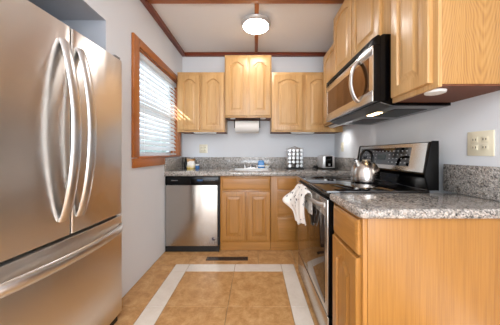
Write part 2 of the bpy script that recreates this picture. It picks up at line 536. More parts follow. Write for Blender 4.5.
# venetian blind hung inside the opening
bl = thing('window_blind', 'white slatted venetian blind lowered in the wood cased window', 'window blind', (XL-0.045, (WY0+WY1)/2, WZ0+0.01))
bxc = XL-0.035
MB().box(bxc-0.025, bxc+0.025, WY0+0.016, WY1-0.016, WZ1-0.06, WZ1-0.014, bev=0.003).build('head_rail', M['slat'], bl)
sl = MB()
pitch = 0.050
z = WZ1-0.085
while z > WZ0+0.05:
    tilt = R(63) if z > 1.50 else R(55)
    hw = 0.0275
    for sgn in (1,):
        ca, sa_ = math.cos(tilt)*hw, math.sin(tilt)*hw
        # room edge low, window edge high
        p0 = (bxc+ca, z-sa_); p1 = (bxc-ca, z+sa_)
        nx, nz = math.sin(tilt)*0.0014, math.cos(tilt)*0.0014
        sl.prism([(p0[0]-nx, p0[1]-nz), (p0[0]+nx, p0[1]+nz), (p1[0]+nx, p1[1]+nz), (p1[0]-nx, p1[1]-nz)], 'Y', WY0+0.018, WY1-0.018)
    z -= pitch
sl.build('slats', M['slat'], bl, smooth=0)
MB().box(bxc-0.022, bxc+0.022, WY0+0.018, WY1-0.018, WZ0+0.012, WZ0+0.030, bev=0.003).build('bottom_rail', M['slat'], bl)
cd = MB()
for yy in (WY0+0.14, (WY0+WY1)/2, WY1-0.14):
    cd.tube([(bxc+0.026, yy, WZ1-0.05), (bxc+0.026, yy, WZ0+0.02)], 0.0012, 6)
cd.build('ladder_cords', M['slat'], bl)

# ------------------------------------------------------------------ cabinet doors
def frame_back(x, yf, z):      # faces the camera; u to the right
    return lambda u, v, w_: (x+u, yf-w_, z+v)
def frame_right(xf, y, z):     # on the right run, faces -X; u away from the camera
    return lambda u, v, w_: (xf-w_, y+u, z+v)
def arch_outline(W, H, sw, rw, rise, inset, K=16):
    a, b_ = sw+inset, W-sw-inset
    bot = rw+inset
    top = H-rw-inset
    spring = top-rise
    P = [(a, bot), (b_, bot), (b_, spring)]
    for i in range(1, K):
        tt = i/K
        x = b_+(a-b_)*tt
        s = min(max((tt-0.10)/0.80, 0), 1)
        hgt = (math.sin(math.pi*s))**0.75 if 0 < s < 1 else 0
        P.append((x, spring+rise*hgt))
    P.append((a, spring))
    return P
def door(parent, frame, W, H, mat, rise=0.0, th=0.021, sw=0.052, rw=0.055, name='door'):
    K = 16
    op = arch_outline(W, H, sw, rw, rise, 0, K)
    def outer(e):
        P = [(e, e), (W-e, e), (W-e, H-e)]
        for i in range(1, K): P.append((op[2+i][0], H-e))
        P.append((e, H-e)); return P
    def lift(P, w_): return [(p[0], p[1], w_) for p in P]
    d = MB()
    d.rings([lift(outer(0), 0), lift(outer(0), th-0.005), lift(outer(0.003), th-0.001), lift(outer(0.007), th), lift(op, th),
             lift(arch_outline(W, H, sw, rw, rise, 0.004, K), th-0.0115)], frame, cap=True)
    dd = d.build(name, mat, parent, smooth=25)
    p = MB()
    a0 = arch_outline(W, H, sw, rw, rise, 0.004, K)
    a1 = arch_outline(W, H, sw, rw, rise, 0.012, K)
    a2 = arch_outline(W, H, sw, rw, rise*0.96, 0.036, K)
    a3 = arch_outline(W, H, sw, rw, rise*0.96, 0.039, K)
    p.rings([lift(a0, th-0.014), lift(a0, th-0.0112), lift(a1, th-0.0108), lift(a2, th-0.002), lift(a3, th)], frame, cap=True)
    p.build('raised_panel', mat, dd, smooth=25)
    return dd
def drawer(parent, frame, W, H, mat, th=0.019, name='drawer'):
    d = MB()
    def rect(e, w_): return [(e, e, w_), (W-e, e, w_), (W-e, H-e, w_), (e, H-e, w_)]
    d.rings([rect(0, 0), rect(0, th-0.008), rect(0.004, th-0.006), rect(0.013, th-0.0005), rect(0.016, th)], frame)
    return d.build(name, mat, parent, smooth=25)

def back_upper(name, label, x0, x1, z0, z1, doors, yf=2.712):
    c = thing(name, label, 'cabinet', ((x0+x1)/2, (yf+YB)/2, z0))
    MB().box(x0+0.001, x1-0.001, yf+0.018, YB-0.001, z0+0.012, z1, bev=0.001).build('carcass', M['oak'], c)
    MB().box(x0+0.001, x1-0.001, yf, yf+0.018, z0, z1, bev=0.0015).build('face_frame', M['oak'], c)
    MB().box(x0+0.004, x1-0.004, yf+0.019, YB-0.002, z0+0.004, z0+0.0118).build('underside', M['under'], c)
    for (a, b_) in doors:
        door(c, frame_back(a, yf-0.0005, z0+0.024), b_-a, z1-z0-0.062, M['oak'], rise=0.045)
    return c
back_upper('wall_cabinet', 'oak two-door wall cabinet beside the window, left of the sink', -1.004, -0.392, 1.407, 2.18, ((-0.977, -0.712), (-0.678, -0.402)))
back_upper('wall_cabinet', 'taller oak two-door wall cabinet over the sink and paper towels', -0.390, 0.212, 1.590, 2.392, ((-0.373, -0.098), (-0.070, 0.195)), yf=2.695)
back_upper('wall_cabinet', 'oak two-door wall cabinet above the spice rack and toaster', 0.214, 1.134, 1.407, 2.18, ((0.243, 0.615), (0.655, 0.965)))

def right_upper(label, xf, y0, y1, z0, z1, doors, rise, zoff=0.024, ztop=0.03, side=None):
    c = thing('wall_cabinet', label, 'cabinet', ((xf+XR)/2, (y0+y1)/2, z0))
    MB().box(xf+0.018, XR-0.001, y0+0.001, y1-0.001, z0+0.012, z1, bev=0.001).build('carcass', side or M['oak'], c)
    MB().box(xf, xf+0.018, y0+0.001, y1-0.001, z0, z1, bev=0.0015).build('face_frame', M['oak'], c)
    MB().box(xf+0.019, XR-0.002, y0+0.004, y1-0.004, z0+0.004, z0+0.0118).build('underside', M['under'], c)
    for (a, b_) in doors:
        door(c, frame_right(xf-0.0005, a, z0+zoff), b_-a, z1-z0-zoff-ztop, M['oak'], rise=rise)
    return c
right_upper('oak wall cabinet in the far right corner, beyond the microwave', 0.883, 2.092, 2.680, 1.472, 2.375, ((2.12, 2.655),), 0.045)
right_upper('deep oak two-door wall cabinet directly above the microwave', 0.79, 1.212, 2.09, 1.826, 2.48, ((1.302, 1.672), (1.688, 2.062)), 0.04)
right_upper('oak wall cabinet nearest the viewer, right of the microwave', 0.79, 0.905, 1.210, 1.419, 2.48, ((0.934, 1.192),), 0.04, side=M['oak_side'])

# ------------------------------------------------------------------ base cabinets, back run
YF = 2.44
def base_back(label, x0, x1):
    c = thing('base_cabinet', label, 'cabinet', ((x0+x1)/2, (YF+YB)/2, 0))
    MB().box(x0+0.001, x1-0.001, YF+0.018, YB-0.001, 0.098, 0.868, bev=0.001).build('carcass', M['honey'], c)
    MB().box(x0+0.001, x1-0.001, YF, YF+0.018, 0.098, 0.868, bev=0.0015).build('face_frame', M['honey'], c)
    MB().box(x0+0.001, x1-0.001, YF+0.012, YF+0.0175, 0.001, 0.097).build('toe_kick', M['honey_x'], c)
    return c
c = base_back('honey oak sink base cabinet with two doors under a false drawer', -0.404, 0.180)
drawer(c, frame_back(-0.382, YF-0.0005, 0.712), 0.556, 0.136, M['honey_x'], name='false_drawer')
door(c, frame_back(-0.382, YF-0.0005, 0.122), 0.274, 0.566, M['honey'], 0.0)
door(c, frame_back(-0.085, YF-0.0005, 0.122), 0.259, 0.566, M['honey'], 0.0)
c = base_back('honey oak base cabinet with a stack of three drawers beside the range', 0.182, 1.133)
for (z0, z1) in ((0.712, 0.848), (0.42, 0.697), (0.122, 0.392)):
    drawer(c, frame_back(0.258, YF-0.0005, z0), 0.222, z1-z0, M['honey_x'])

# countertop, back run, with a cut-out for the sink
SX0, SX1, SY0, SY1 = -0.30, 0.20, 2.50, 2.86
def slab_profile(a, b_, z0, z1, r):     # rounded at a (front)
    P = [(b_, z0), (b_, z1)]
    for i in range(7):
        an = R(90+90*i/6); P.append((a+r+r*math.cos(an), z1-r+r*math.sin(an)))
    for i in range(5):
        an = R(180+90*i/4); P.append((a+r*0.6+r*0.6*math.cos(an), z0+r*0.6+r*0.6*math.sin(an)))
    return P
ct = thing('countertop', 'speckled granite countertop with splashback along the back wall', 'countertop', (0.05, 2.7, 0.87))
s = MB()
s.prism(slab_profile(2.395, SY0, 0.87, 0.925, 0.022), 'X', XL+0.001, XR-0.001)
s.box(XL+0.001, SX0, SY0, YB-0.001, 0.87, 0.925)
s.box(SX1, XR-0.001, SY0, YB-0.001, 0.87, 0.925)
s.box(SX0, SX1, SY1, YB-0.001, 0.87, 0.925)
s.build('slab', M['granite'], ct)
MB().box(XL+0.021, XR-0.021, YB-0.021, YB-0.001, 0.925, 1.079, bev=0.003).build('splashback', M['granite'], ct)
MB().box(XL+0.001, XL+0.0205, 2.40, YB-0.001, 0.925, 1.079, bev=0.003).build('side_splash', M['granite'], ct)
MB().box(XR-0.0205, XR-0.001, 2.40, YB-0.001, 0.925, 1.079, bev=0.003).build('side_splash', M['granite'], ct)

# sink and faucet
sk = thing('sink', 'stainless drop-in sink set in the back granite counter', 'sink', ((SX0+SX1)/2, (SY0+SY1)/2, 0.91))
b = MB()
x0, x1, y0, y1 = SX0+0.004, SX1-0.004, SY0+0.004, SY1-0.004
b.box(x0-0.014, x1+0.014, y0-0.014, y0+0.016, 0.9105, 0.915, bev=0.002); b.box(x0-0.014, x1+0.014, y1-0.016, y1+0.014, 0.9105, 0.915, bev=0.002)
b.box(x0-0.014, x0+0.016, y0+0.016, y1-0.016, 0.9105, 0.915, bev=0.002); b.box(x1-0.016, x1+0.014, y0+0.016, y1-0.016, 0.9105, 0.915, bev=0.002)
b.build('rim', M['steel_x'], sk)
b = MB()
b.box(x0+0.014, x1-0.014, y0+0.014, y1-0.014, 0.872, 0.876)
b.box(x0+0.012, x0+0.016, y0+0.014, y1-0.014, 0.874, 0.912); b.box(x1-0.016, x1-0.012, y0+0.014, y1-0.014, 0.874, 0.912)
b.box(x0+0.014, x1-0.014, y0+0.012, y0+0.016, 0.874, 0.912); b.box(x0+0.014, x1-0.014, y1-0.016, y1-0.012, 0.874, 0.912)
b.build('basin', steel('sink_steel', '#b5b3b0', 0.38, 'X'), sk, smooth=0)
fx, fy = -0.055, 2.915
fa = thing('faucet', 'low chrome faucet behind the sink', 'faucet', (fx, fy, 0.91))
MB().box(fx-0.10, fx+0.10, fy-0.024, fy+0.024, 0.9105, 0.922, bev=0.005).build('base_plate', M['chrome'], fa)
MB().lathe([(0.021, 0.922), (0.020, 0.955), (0.016, 0.965), (0, 0.967)], (fx, fy, 0), 20).build('body', M['chrome'], fa)
MB().tube([(fx, fy, 0.945), (fx, fy-0.06, 0.965), (fx, fy-0.13, 0.968), (fx, fy-0.165, 0.955), (fx, fy-0.17, 0.94)], 0.011, 12).build('spout', M['chrome'], fa)
for sx in (-0.085, 0.085):
    h = MB().lathe([(0.016, 0.922), (0.014, 0.94), (0.018, 0.948), (0.018, 0.958), (0, 0.962)], (fx+sx, fy, 0), 16)
    h.box(fx+sx-0.005, fx+sx+0.005, fy-0.035, fy+0.006, 0.950, 0.958, bev=0.002)
    h.build('handle', M['chrome'], fa)

# ------------------------------------------------------------------ dishwasher
dw = thing('dishwasher', 'stainless dishwasher with black control strip under the counter', 'dishwasher', (-0.717, 2.7, 0))
dx0, dx1 = -1.034, -0.410
MB().box(dx0, dx1, 2.436, YB-0.002, 0.066, 0.868).build('body', M['black_m'], dw, smooth=0)
P = [(2.434, 0.066), (2.434, 0.765), (2.405, 0.765)]
for i in range(9):
    zz = 0.765-0.699*(i/8); P.append((2.405-0.006*math.sin(math.pi*(i/8)), zz))
MB().box(dx0+0.006, dx1-0.022, 2.408, 2.434, 0.068, 0.766, bev=0.003).build('door', steel('dishwasher_steel', '#bdb7b0', 0.27, 'Y', aniso=0.8), dw)
cp = MB().box(dx0+0.004, dx1-0.006, 2.404, 2.434, 0.770, 0.866, bev=0.005).build('control_panel', M['black'], dw)
MB().box(-0.96, -0.885, 2.4015, 2.4038, 0.818, 0.825).build('nameplate', plain('nameplate_grey', '#8a8c90', 0.4, 0.5), cp, smooth=0)
MB().box(-0.665, -0.60, 2.4015, 2.4038, 0.813, 0.833).build('blue_reflection', plain('reflection_blue', '#29517f', 0.15), cp, smooth=0)  # blue patch painted for the window reflected in the control strip
bgm = plain('button_grey', '#6d7076', 0.4)
for i in range(5): MB().box(-0.58+i*0.026, -0.566+i*0.026, 2.402, 2.4038, 0.818, 0.826).build('button', bgm, cp, smooth=0)
MB().box(dx0+0.004, dx1-0.004, 2.415, 2.434, 0.001, 0.064).build('kick_plate', M['black_m'], dw, smooth=0)
st = MB().lathe([(0.019, 0), (0.019, 0.001)], (0, 0, 0), 20).rot(R(90), 'X', (0, 0, 0))
bmesh.ops.translate(st.bm, verts=st.bm.verts, vec=(-0.478, 2.4078, 0.150))
st = st.build('round_sticker', plain('sticker_dark', '#4b4046', 0.5), dw)
MB().box(-0.474, -0.464, 2.4055, 2.4066, 0.152, 0.162).build('sticker_mark', plain('sticker_light', '#c9bdb9', 0.5), st, smooth=0)

# ------------------------------------------------------------------ refrigerator (built in its own frame: +x is its front)
FRX, FRY, FW = -0.916, 1.048, 0.386
fr = thing('refrigerator', 'large french-door stainless refrigerator in the left wall alcove', 'refrigerator', (FRX, FRY, 0), R(-3.0))
def L(mb, name, mat, parent, smooth=35): return mb.build(name, mat, parent, smooth, local=True)
MB().box(-0.74, -0.075, -FW+0.03, FW-0.03, 0.03, 1.735, bev=0.004).build('cabinet_body', plain('fridge_grey', '#5d5d5f', 0.5), fr, local=True)
def fdoor(ya, yb, za, zb, name, round_a=True, round_b=True):
    # outline in x-y: gently bowed front with rounded vertical edges
    r = 0.009
    def bow(y): return 0.010*(1-(y/FW)**2) - 0.010
    P = [(-0.068, ya), ]
    P.append((-r + bow(ya), ya))
    for i in range(1, 6):
        a = R(90*i/5); P.append((bow(ya+r) - r + r*math.sin(a), ya + r - r*math.cos(a)))
    for i in range(1, 12):
        y = ya + r + (yb-ya-2*r)*i/12; P.append((bow(y), y))
    for i in range(0, 6):
        a = R(90*i/5); P.append((bow(yb-r) - r + r*math.cos(a), yb - r + r*math.sin(a)))
    P.append((-0.068, yb))
    return L(MB().prism(P, 'Z', za, zb, bev=0.004), name, M['steel_z'], fr)
ld = fdoor(-FW, -0.003, 0.728, 1.758, 'door')
rd = fdoor(0.003, FW, 0.728, 1.758, 'door')
fz = fdoor(-FW, FW, 0.06, 0.712, 'freezer_drawer')
L(MB().box(-0.07, -0.03, -FW+0.02, FW-0.02, 0.005, 0.058), 'toe_grille', M['black_m'], fr)
gk = MB().box(-0.074, -0.045, -FW+0.01, FW-0.01, 0.7125, 0.7275); gk.box(-0.074, -0.03, -0.0028, 0.0028, 0.74, 1.765)
L(gk, 'gasket', M['black_m'], fr)
for (yy, dr) in ((-0.045, ld), (0.045, rd)):
    pts = []
    for i in range(25):
        tt = i/24
        zz = 0.81 + (1.67-0.81)*tt
        pts.append((0.004 + 0.066*math.sin(math.pi*tt)**0.75, yy, zz))
    L(MB().tube(pts, 0.025, 14, rx=0.011, up=Vector((1, 0, 0))), 'handle', M['handle'], dr)
pts = []
for i in range(25):
    tt = i/24
    yy = -FW+0.03 + (2*FW-0.06)*tt
    pts.append((0.0 + 0.062*math.sin(math.pi*tt)**0.6, yy, 0.640))
L(MB().tube(pts, 0.013, 14, rx=0.026, up=Vector((0, 0, 1))), 'handle', M['handle'], fz)
hgm = plain('hinge_grey', '#77777a', 0.5)
L(MB().box(-0.06, -0.01, FW-0.07, FW-0.02, 1.759, 1.774, bev=0.003), 'hinge_cover', hgm, fr)
L(MB().box(-0.06, -0.01, -FW+0.02, -FW+0.07, 1.759, 1.774, bev=0.003), 'hinge_cover', hgm, fr)

# ------------------------------------------------------------------ range
RY0, RY1 = 1.18, 2.0
XF = 0.42
rg = thing('range', 'stainless electric range with black glass top on the right wall', 'range', (0.72, (RY0+RY1)/2, 0))
MB().box(XF+0.03, 1.00, RY0+0.002, RY1-0.002, 0.02, 0.898).build('body', M['black'], rg, smooth=0)
ck = MB().box(XF-0.018, 0.985, RY0, RY1, 0.900, 0.920, bev=0.005).build('cooktop', M['black_glass'], rg)
rr = plain('burner_ring_grey', '#1c1c1f', 0.25)
for (bx, by, br) in ((0.56, 1.40, 0.10), (0.56, 1.79, 0.08), (0.81, 1.79, 0.095), (0.81, 1.38, 0.08)):
    pts = [(bx+br*math.cos(2*math.pi*i/40), by+br*math.sin(2*math.pi*i/40), 0.9202) for i in range(40)]
    MB().tube(pts, 0.002, 6, rx=0.0006, closed=True).build('burner_ring', rr, ck)
od = MB().box(XF-0.012, XF-0.004, RY0+0.004, RY1-0.004, 0.215, 0.868, bev=0.003).build('oven_door', M['steel'], rg)
MB().box(XF-0.0038, XF+0.028, RY0+0.005, RY1-0.005, 0.216, 0.867).build('door_core', M['black_d'], od, smooth=0)
MB().box(XF-0.0145, XF-0.0121, RY0+0.05, RY1-0.05, 0.255, 0.765, bev=0.001).build('door_window', M['oven_glass'], od)
MB().box(XF+0.005, XF+0.028, RY0+0.006, RY1-0.006, 0.870, 0.8985).build('vent_strip', M['black'], rg, smooth=0)
hb = MB()
pts = []
for i in range(21):
    tt = i/20
    pts.append((XF-0.014-0.044*math.sin(math.pi*tt)**0.35, RY0+0.05+(RY1-RY0-0.10)*tt, 0.828))
hb.tube(pts, 0.008, 12, rx=0.013, up=Vector((0, 0, 1)))
hb.build('handle', M['handle'], od)
sdw = MB().box(XF-0.010, XF-0.002, RY0+0.004, RY1-0.004, 0.022, 0.200, bev=0.003).build('storage_drawer', M['steel'], rg)
MB().box(XF-0.0018, XF+0.028, RY0+0.005, RY1-0.005, 0.023, 0.199).build('drawer_box', M['black_d'], sdw, smooth=0)
MB().box(XF+0.02, XF+0.028, RY0+0.01, RY1-0.01, 0.201, 0.214).build('gap_strip', M['black_m'], rg, smooth=0)
# back guard
bgp = [(0.985, 0.9205), (0.990, 0.985), (0.962, 1.010), (0.968, 1.022), (0.996, 1.190), (1.004, 1.198), (1.034, 1.198), (1.034, 0.9205)]
bgd = MB().prism(bgp, 'Y', RY0+0.014, RY1-0.014).build('back_guard', M['black'], rg, smooth=20)
def bgx(z): return 0.968 + (z-1.022)/(1.190-1.022)*0.028
pl = MB().prism([(bgx(1.020)-0.004, 1.020), (bgx(1.192)-0.004, 1.192), (bgx(1.192)+0.004, 1.194), (bgx(1.020)+0.002, 1.018)], 'Y', RY0+0.026, RY1-0.026, bev=0.002)
pl = pl.build('steel_panel', M['steel'], bgd)
cpn = MB().prism([(bgx(1.048)-0.0062, 1.048), (bgx(1.170)-0.0062, 1.170), (bgx(1.170)-0.0035, 1.170), (bgx(1.048)-0.0035, 1.048)], 'Y', 1.325, RY1-0.06)
cpn.build('control_panel', M['black_glass'], bgd, smooth=0)
pp = plain('panel_print', '#a9aaac', 0.4)
for r_ in range(4):
    zz = 1.066 + r_*0.026
    for k in range(14):
        if r_ < 3 and 5 <= k <= 7: continue
        yy = 1.352 + k*0.042
        ww = 0.010 if (k+r_) % 3 else 0.016
        bb = MB().prism([(bgx(zz)-0.0072, zz), (bgx(zz+0.006)-0.0072, zz+0.006), (bgx(zz+0.006)-0.0062, zz+0.006), (bgx(zz)-0.0062, zz)], 'Y', yy, yy+ww)
        bb.build('button', pp, bgd, smooth=0)
MB().prism([(bgx(1.085)-0.0075, 1.085), (bgx(1.120)-0.0075, 1.120), (bgx(1.120)-0.0062, 1.120), (bgx(1.085)-0.0062, 1.085)], 'Y', 1.57, 1.67).build('clock_display', plain('display_dark', '#2d3a3a', 0.1), bgd, smooth=0)
for (a, b_) in ((RY0+0.001, RY0+0.0135), (RY1-0.0135, RY1-0.001)):
    ec = MB().prism([(0.978, 0.9205), (0.957, 1.010), (0.992, 1.194), (1.002, 1.202), (1.036, 1.202), (1.036, 0.9205)], 'Y', a, b_, bev=0.003)
    ec.build('end_cap', M['black_d'], bgd)

# towel over the oven handle
tw_m, nt, bs = new_mat('tea_towel')
mp = mapping(nt, (1, 1, 1))
vo = N(nt, 'ShaderNodeTexVoronoi', Scale=26.0); nt.links.new(mp.outputs[0], vo.inputs['Vector'])
nz = N(nt, 'ShaderNodeTexNoise', Scale=60.0, Detail=2.0); nt.links.new(mp.outputs[0], nz.inputs['Vector'])
ad = N(nt, 'ShaderNodeMath', operation='MULTIPLY_ADD'); ad.inputs[1].default_value = 0.5
nt.links.new(nz.outputs['Fac'], ad.inputs[0]); nt.links.new(vo.outputs['Distance'], ad.inputs[2])
cr = ramp(nt, [(0.44, lin('#3d3a48')), (0.49, lin('#f1ece6'))])
nt.links.new(ad.outputs[0], cr.inputs['Fac']); nt.links.new(cr.outputs['Color'], bs.inputs['Base Color'])
bs.inputs['Roughness'].default_value = 0.95
HX, HZ = XF-0.058, 0.828
rows = []
nu, nv = 36, 44
for j in range(nv+1):
    v = j/nv
    row = []
    for i in range(nu+1):
        u = i/nu
        y = 1.42 + 0.36*u
        fold = 0.011*math.sin(u*19+1.0) + 0.006*math.sin(u*37)
        if v < 0.62:                       # front sheet, bottom to top
            q = v/0.62
            zb = 0.600 + 0.035*math.sin(u*5.0+0.8) + 0.16*max(0, u-0.62)
            z = zb + (HZ+0.018-zb)*q
            x = HX-0.022 - 0.016*math.sin(q*math.pi)**1.0 + fold*(1.25-q)
            # a bunched lobe falling out to the far side
            g = math.exp(-((u-0.86)/0.20)**2 - ((q-0.62)/0.22)**2)
            x -= 0.085*g; y += 0.035*g; z -= 0.01*g
            g2 = math.exp(-((u-0.45)/0.30)**2 - ((q-0.85)/0.20)**2)
            x -= 0.020*g2
            yc = 1.585; y = yc + (y-yc)*(0.72 + 0.30*math.sin(q*math.pi*0.8))
        elif v < 0.74:                     # over the bar
            q = (v-0.62)/0.12
            a = math.pi*(1-q)
            x = HX + 0.001 + 0.0215*math.cos(a) + fold*0.25*(1-q)
            z = HZ+0.018 + (0.018+0.022*math.sin(u*math.pi))*math.sin(a) + 0.006*math.sin(u*23)*math.sin(a)
            yc = 1.585; y = yc + (y-yc)*0.98
        else:                              # back sheet between bar and door
            q = (v-0.74)/0.26
            x = HX + 0.0215 + 0.003*math.sin(u*21)
            z = HZ+0.018 - 0.13*q - 0.01*math.sin(u*7)
        row.append((x, y, z))
    rows.append(row)
b = MB().grid(rows)
tw = b.build('tea_towel', tw_m, None, smooth=80, origin=(HX, 1.585, 0.62))
so = tw.modifiers.new('thick', 'SOLIDIFY'); so.thickness = 0.003; so.offset = -1
tag(tw, 'white tea towel with dark print draped over the oven handle', 'towel')

# kettle
KX, KY, KZ = 0.812, 1.55, 0.9212
kt = thing('kettle', 'stainless whistling kettle with black loop handle on the cooktop', 'kettle', (KX, KY, KZ))
prof = [(0.0, KZ), (0.078, KZ), (0.092, KZ+0.006), (0.097, KZ+0.02), (0.0965, KZ+0.05), (0.095, KZ+0.078), (0.089, KZ+0.104), (0.077, KZ+0.126), (0.060, KZ+0.143), (0.042, KZ+0.153), (0.040, KZ+0.155)]
MB().lathe(prof, (KX, KY, 0), 48).build('body', steel('kettle_steel', '#c4bdb6', 0.24, 'Y', streak=0.03, aniso=0.5), kt)
ldk = MB().lathe([(0.040, KZ+0.1555), (0.036, KZ+0.161), (0.018, KZ+0.166), (0.0, KZ+0.167)], (KX, KY, 0), 32).build('lid', M['steel_z'], kt)
MB().lathe([(0.008, KZ+0.166), (0.008, KZ+0.172), (0.014, KZ+0.178), (0.013, KZ+0.188), (0.0, KZ+0.190)], (KX, KY, 0), 20).build('lid_knob', M['black'], ldk)
sp = MB().tube([(KX-0.055, KY-0.02, KZ+0.105), (KX-0.072, KY-0.028, KZ+0.138), (KX-0.080, KY-0.032, KZ+0.152)], [0.024, 0.019, 0.017], 16)
sp.build('spout', M['steel_z'], kt)
MB().tube([(KX-0.0785, KY-0.031, KZ+0.150), (KX-0.087, KY-0.034, KZ+0.166)], [0.0165, 0.014], 16).build('whistle_cap', M['chrome'], kt)
pts = []
for i in range(25):
    a = R(-35 + 250*i/24)
    pts.append((KX+0.012+0.052*math.cos(a), KY+0.018*math.cos(a), KZ+0.172+0.062*math.sin(a)))
MB().tube(pts, 0.0085, 12, rx=0.012, up=Vector((0, 1, 0))).build('handle', M['black'], kt)

# ------------------------------------------------------------------ microwave above the range
MY0, MY1 = 1.215, 2.012
MX = 0.68
mw = thing('microwave', 'stainless over-the-range microwave with curved bar handle', 'microwave', ((MX+XR)/2, (MY0+MY1)/2, 1.43))
bp = [(MX+0.045, 1.432), (MX+0.045, 1.812), (MX+0.06, 1.822), (XR-0.002, 1.822), (XR-0.002, 1.408), (0.80, 1.408)]
MB().prism(bp, 'Y', MY0, MY1).build('body', M['black'], mw, smooth=0)
vt = MB().prism([(MX+0.044, 1.760), (MX-0.002, 1.760), (MX+0.004, 1.800), (MX+0.030, 1.818), (MX+0.044, 1.818)], 'Y', MY0, MY1, bev=0.003).build('vent_grille', M['black'], mw)
lv = MB()
for k in range(3):
    lv.box(MX-0.004, MX+0.004, MY0+0.04, MY1-0.04, 1.768+k*0.010, 1.7725+k*0.010)
lv.build('louvres', M['black_m'], vt, smooth=0)
dr = MB()
dy0, dy1, dz0, dz1 = MY0, MY1, 1.432, 1.758
wy0, wy1, wz0, wz1 = MY0+0.036, MY1-0.036, 1.498, 1.702
dr.box(MX, MX+0.006, dy0, dy1, dz0, wz0, bev=0.002); dr.box(MX, MX+0.006, dy0, dy1, wz1, dz1, bev=0.002)
dr.box(MX, MX+0.006, dy0, wy0, wz0, wz1); dr.box(MX, MX+0.006, wy1, dy1, wz0, wz1)
md = dr.build('door', M['steel'], mw)
MB().box(MX+0.0062, MX+0.044, dy0+0.001, dy1-0.001, dz0+0.001, dz1).build('door_core', M['black'], md, smooth=0)
MB().box(MX+0.002, MX+0.0061, wy0, wy1, wz0, wz1).build('door_window', M['brown_reflection_glass'], md, smooth=0)
pts = []
for i in range(25):
    tt = i/24
    pts.append((MX-0.002-0.050*math.sin(math.pi*tt)**0.6, MY0+0.165, 1.470+0.262*tt))
MB().tube(pts, 0.019, 12, rx=0.009, up=Vector((1, 0, 0))).build('handle', M['handle'], md)
un = MB().prism([(MX+0.046, 1.4308), (MX+0.046, 1.4245), (0.80, 1.4035), (XR-0.02, 1.4035), (XR-0.02, 1.4075), (0.80, 1.4078)], 'Y', MY0+0.004, MY1-0.004).build('underside', steel('hood_grey', '#8f9092', 0.35, 'Y'), mw, smooth=0)
fm = MB()
fm.box(0.86, 1.06, MY0+0.08, MY0+0.36, 1.4005, 1.4034); fm.box(0.86, 1.06, MY1-0.36, MY1-0.08, 1.4005, 1.4034)
fm.build('grease_filters', M['black_m'], un, smooth=0)
MB().box(0.81, 0.85, 1.40, 1.52, 1.4000, 1.4034, bev=0.001).build('hood_lamp', emit('hood_lamp_glow', '#ffd9a0', 8.0), un)

# ------------------------------------------------------------------ near base cabinet and counter on the right
NX = 0.437
c = thing('base_cabinet', 'honey oak base cabinet with drawer and door nearest the viewer', 'cabinet', ((NX+XR)/2, 1.0, 0))
MB().box(NX+0.018, XR-0.001, 0.858, 1.162, 0.098, 0.868).build('carcass', M['honey'], c, smooth=0)
MB().box(NX, NX+0.018, 0.850, 1.162, 0.098, 0.868, bev=0.0015).build('face_frame', M['honey'], c)
MB().box(NX+0.0185, XR-0.001, 0.848, 0.8575, 0.001, 0.8685, bev=0.001).build('end_panel', wood('honey_oak_panel', '#b27e3f', '#a77433', '#93632b', 'Z', rings=0.45), c)
MB().box(NX+0.07, NX+0.085, 0.858, 1.162, 0.001, 0.097).build('toe_kick', M['honey_y'], c)
drawer(c, frame_right(NX-0.0005, 0.868, 0.712), 0.262, 0.145, M['honey_y'])
door(c, frame_right(NX-0.0005, 0.868, 0.122), 0.262, 0.575, M['honey'], 0.04)

ct2 = thing('countertop', 'speckled granite countertop with splashback on the near base cabinet', 'countertop', (0.78, 1.0, 0.87))
b = bmesh.new()
cx0, cx1, cy0, cy1 = 0.413, XR-0.001, 0.826, 1.174
def rr_out():
    P = []
    r = 0.03
    for (cx, cy, a0) in ((cx0+r, cy0+r, 180),):
        for i in range(9):
            a = R(a0+90*i/8); P.append((cx+r*math.cos(a), cy+r*math.sin(a)))
    P += [(cx1, cy0), (cx1, cy1)]
    r = 0.016
    for i in range(7):
        a = R(90+90*i/6); P.append((cx0+r+r*math.cos(a), cy1-r+r*math.sin(a)))
    return P
MB().prism(rr_out(), 'Z', 0.87, 0.91, bev=0.013, seg=5).build('slab', M['granite'], ct2)
MB().box(XR-0.021, XR-0.001, 0.832, 1.245, 0.9105, 1.068, bev=0.004).build('splashback', M['granite'], ct2)

# ------------------------------------------------------------------ ceiling lamp
LX, LY = 0.010, 2.287
lp = thing('ceiling_lamp', 'round flush-mount ceiling lamp with white diffuser, lit', 'ceiling lamp', (LX, LY, ZC-0.09))
MB().lathe([(0.0, ZC-0.0165), (0.163, ZC-0.0165), (0.163, ZC-0.022), (0.156, ZC-0.034), (0.144, ZC-0.046), (0.139, ZC-0.050), (0.0, ZC-0.050)], (LX, LY, 0), 48).build('trim_ring', M['nickel'], lp)
MB().lathe([(0.138, ZC-0.0505), (0.134, ZC-0.054), (0.110, ZC-0.059), (0.06, ZC-0.063), (0.0, ZC-0.064)], (LX, LY, 0), 48).build('diffuser', M['lamp'], lp)

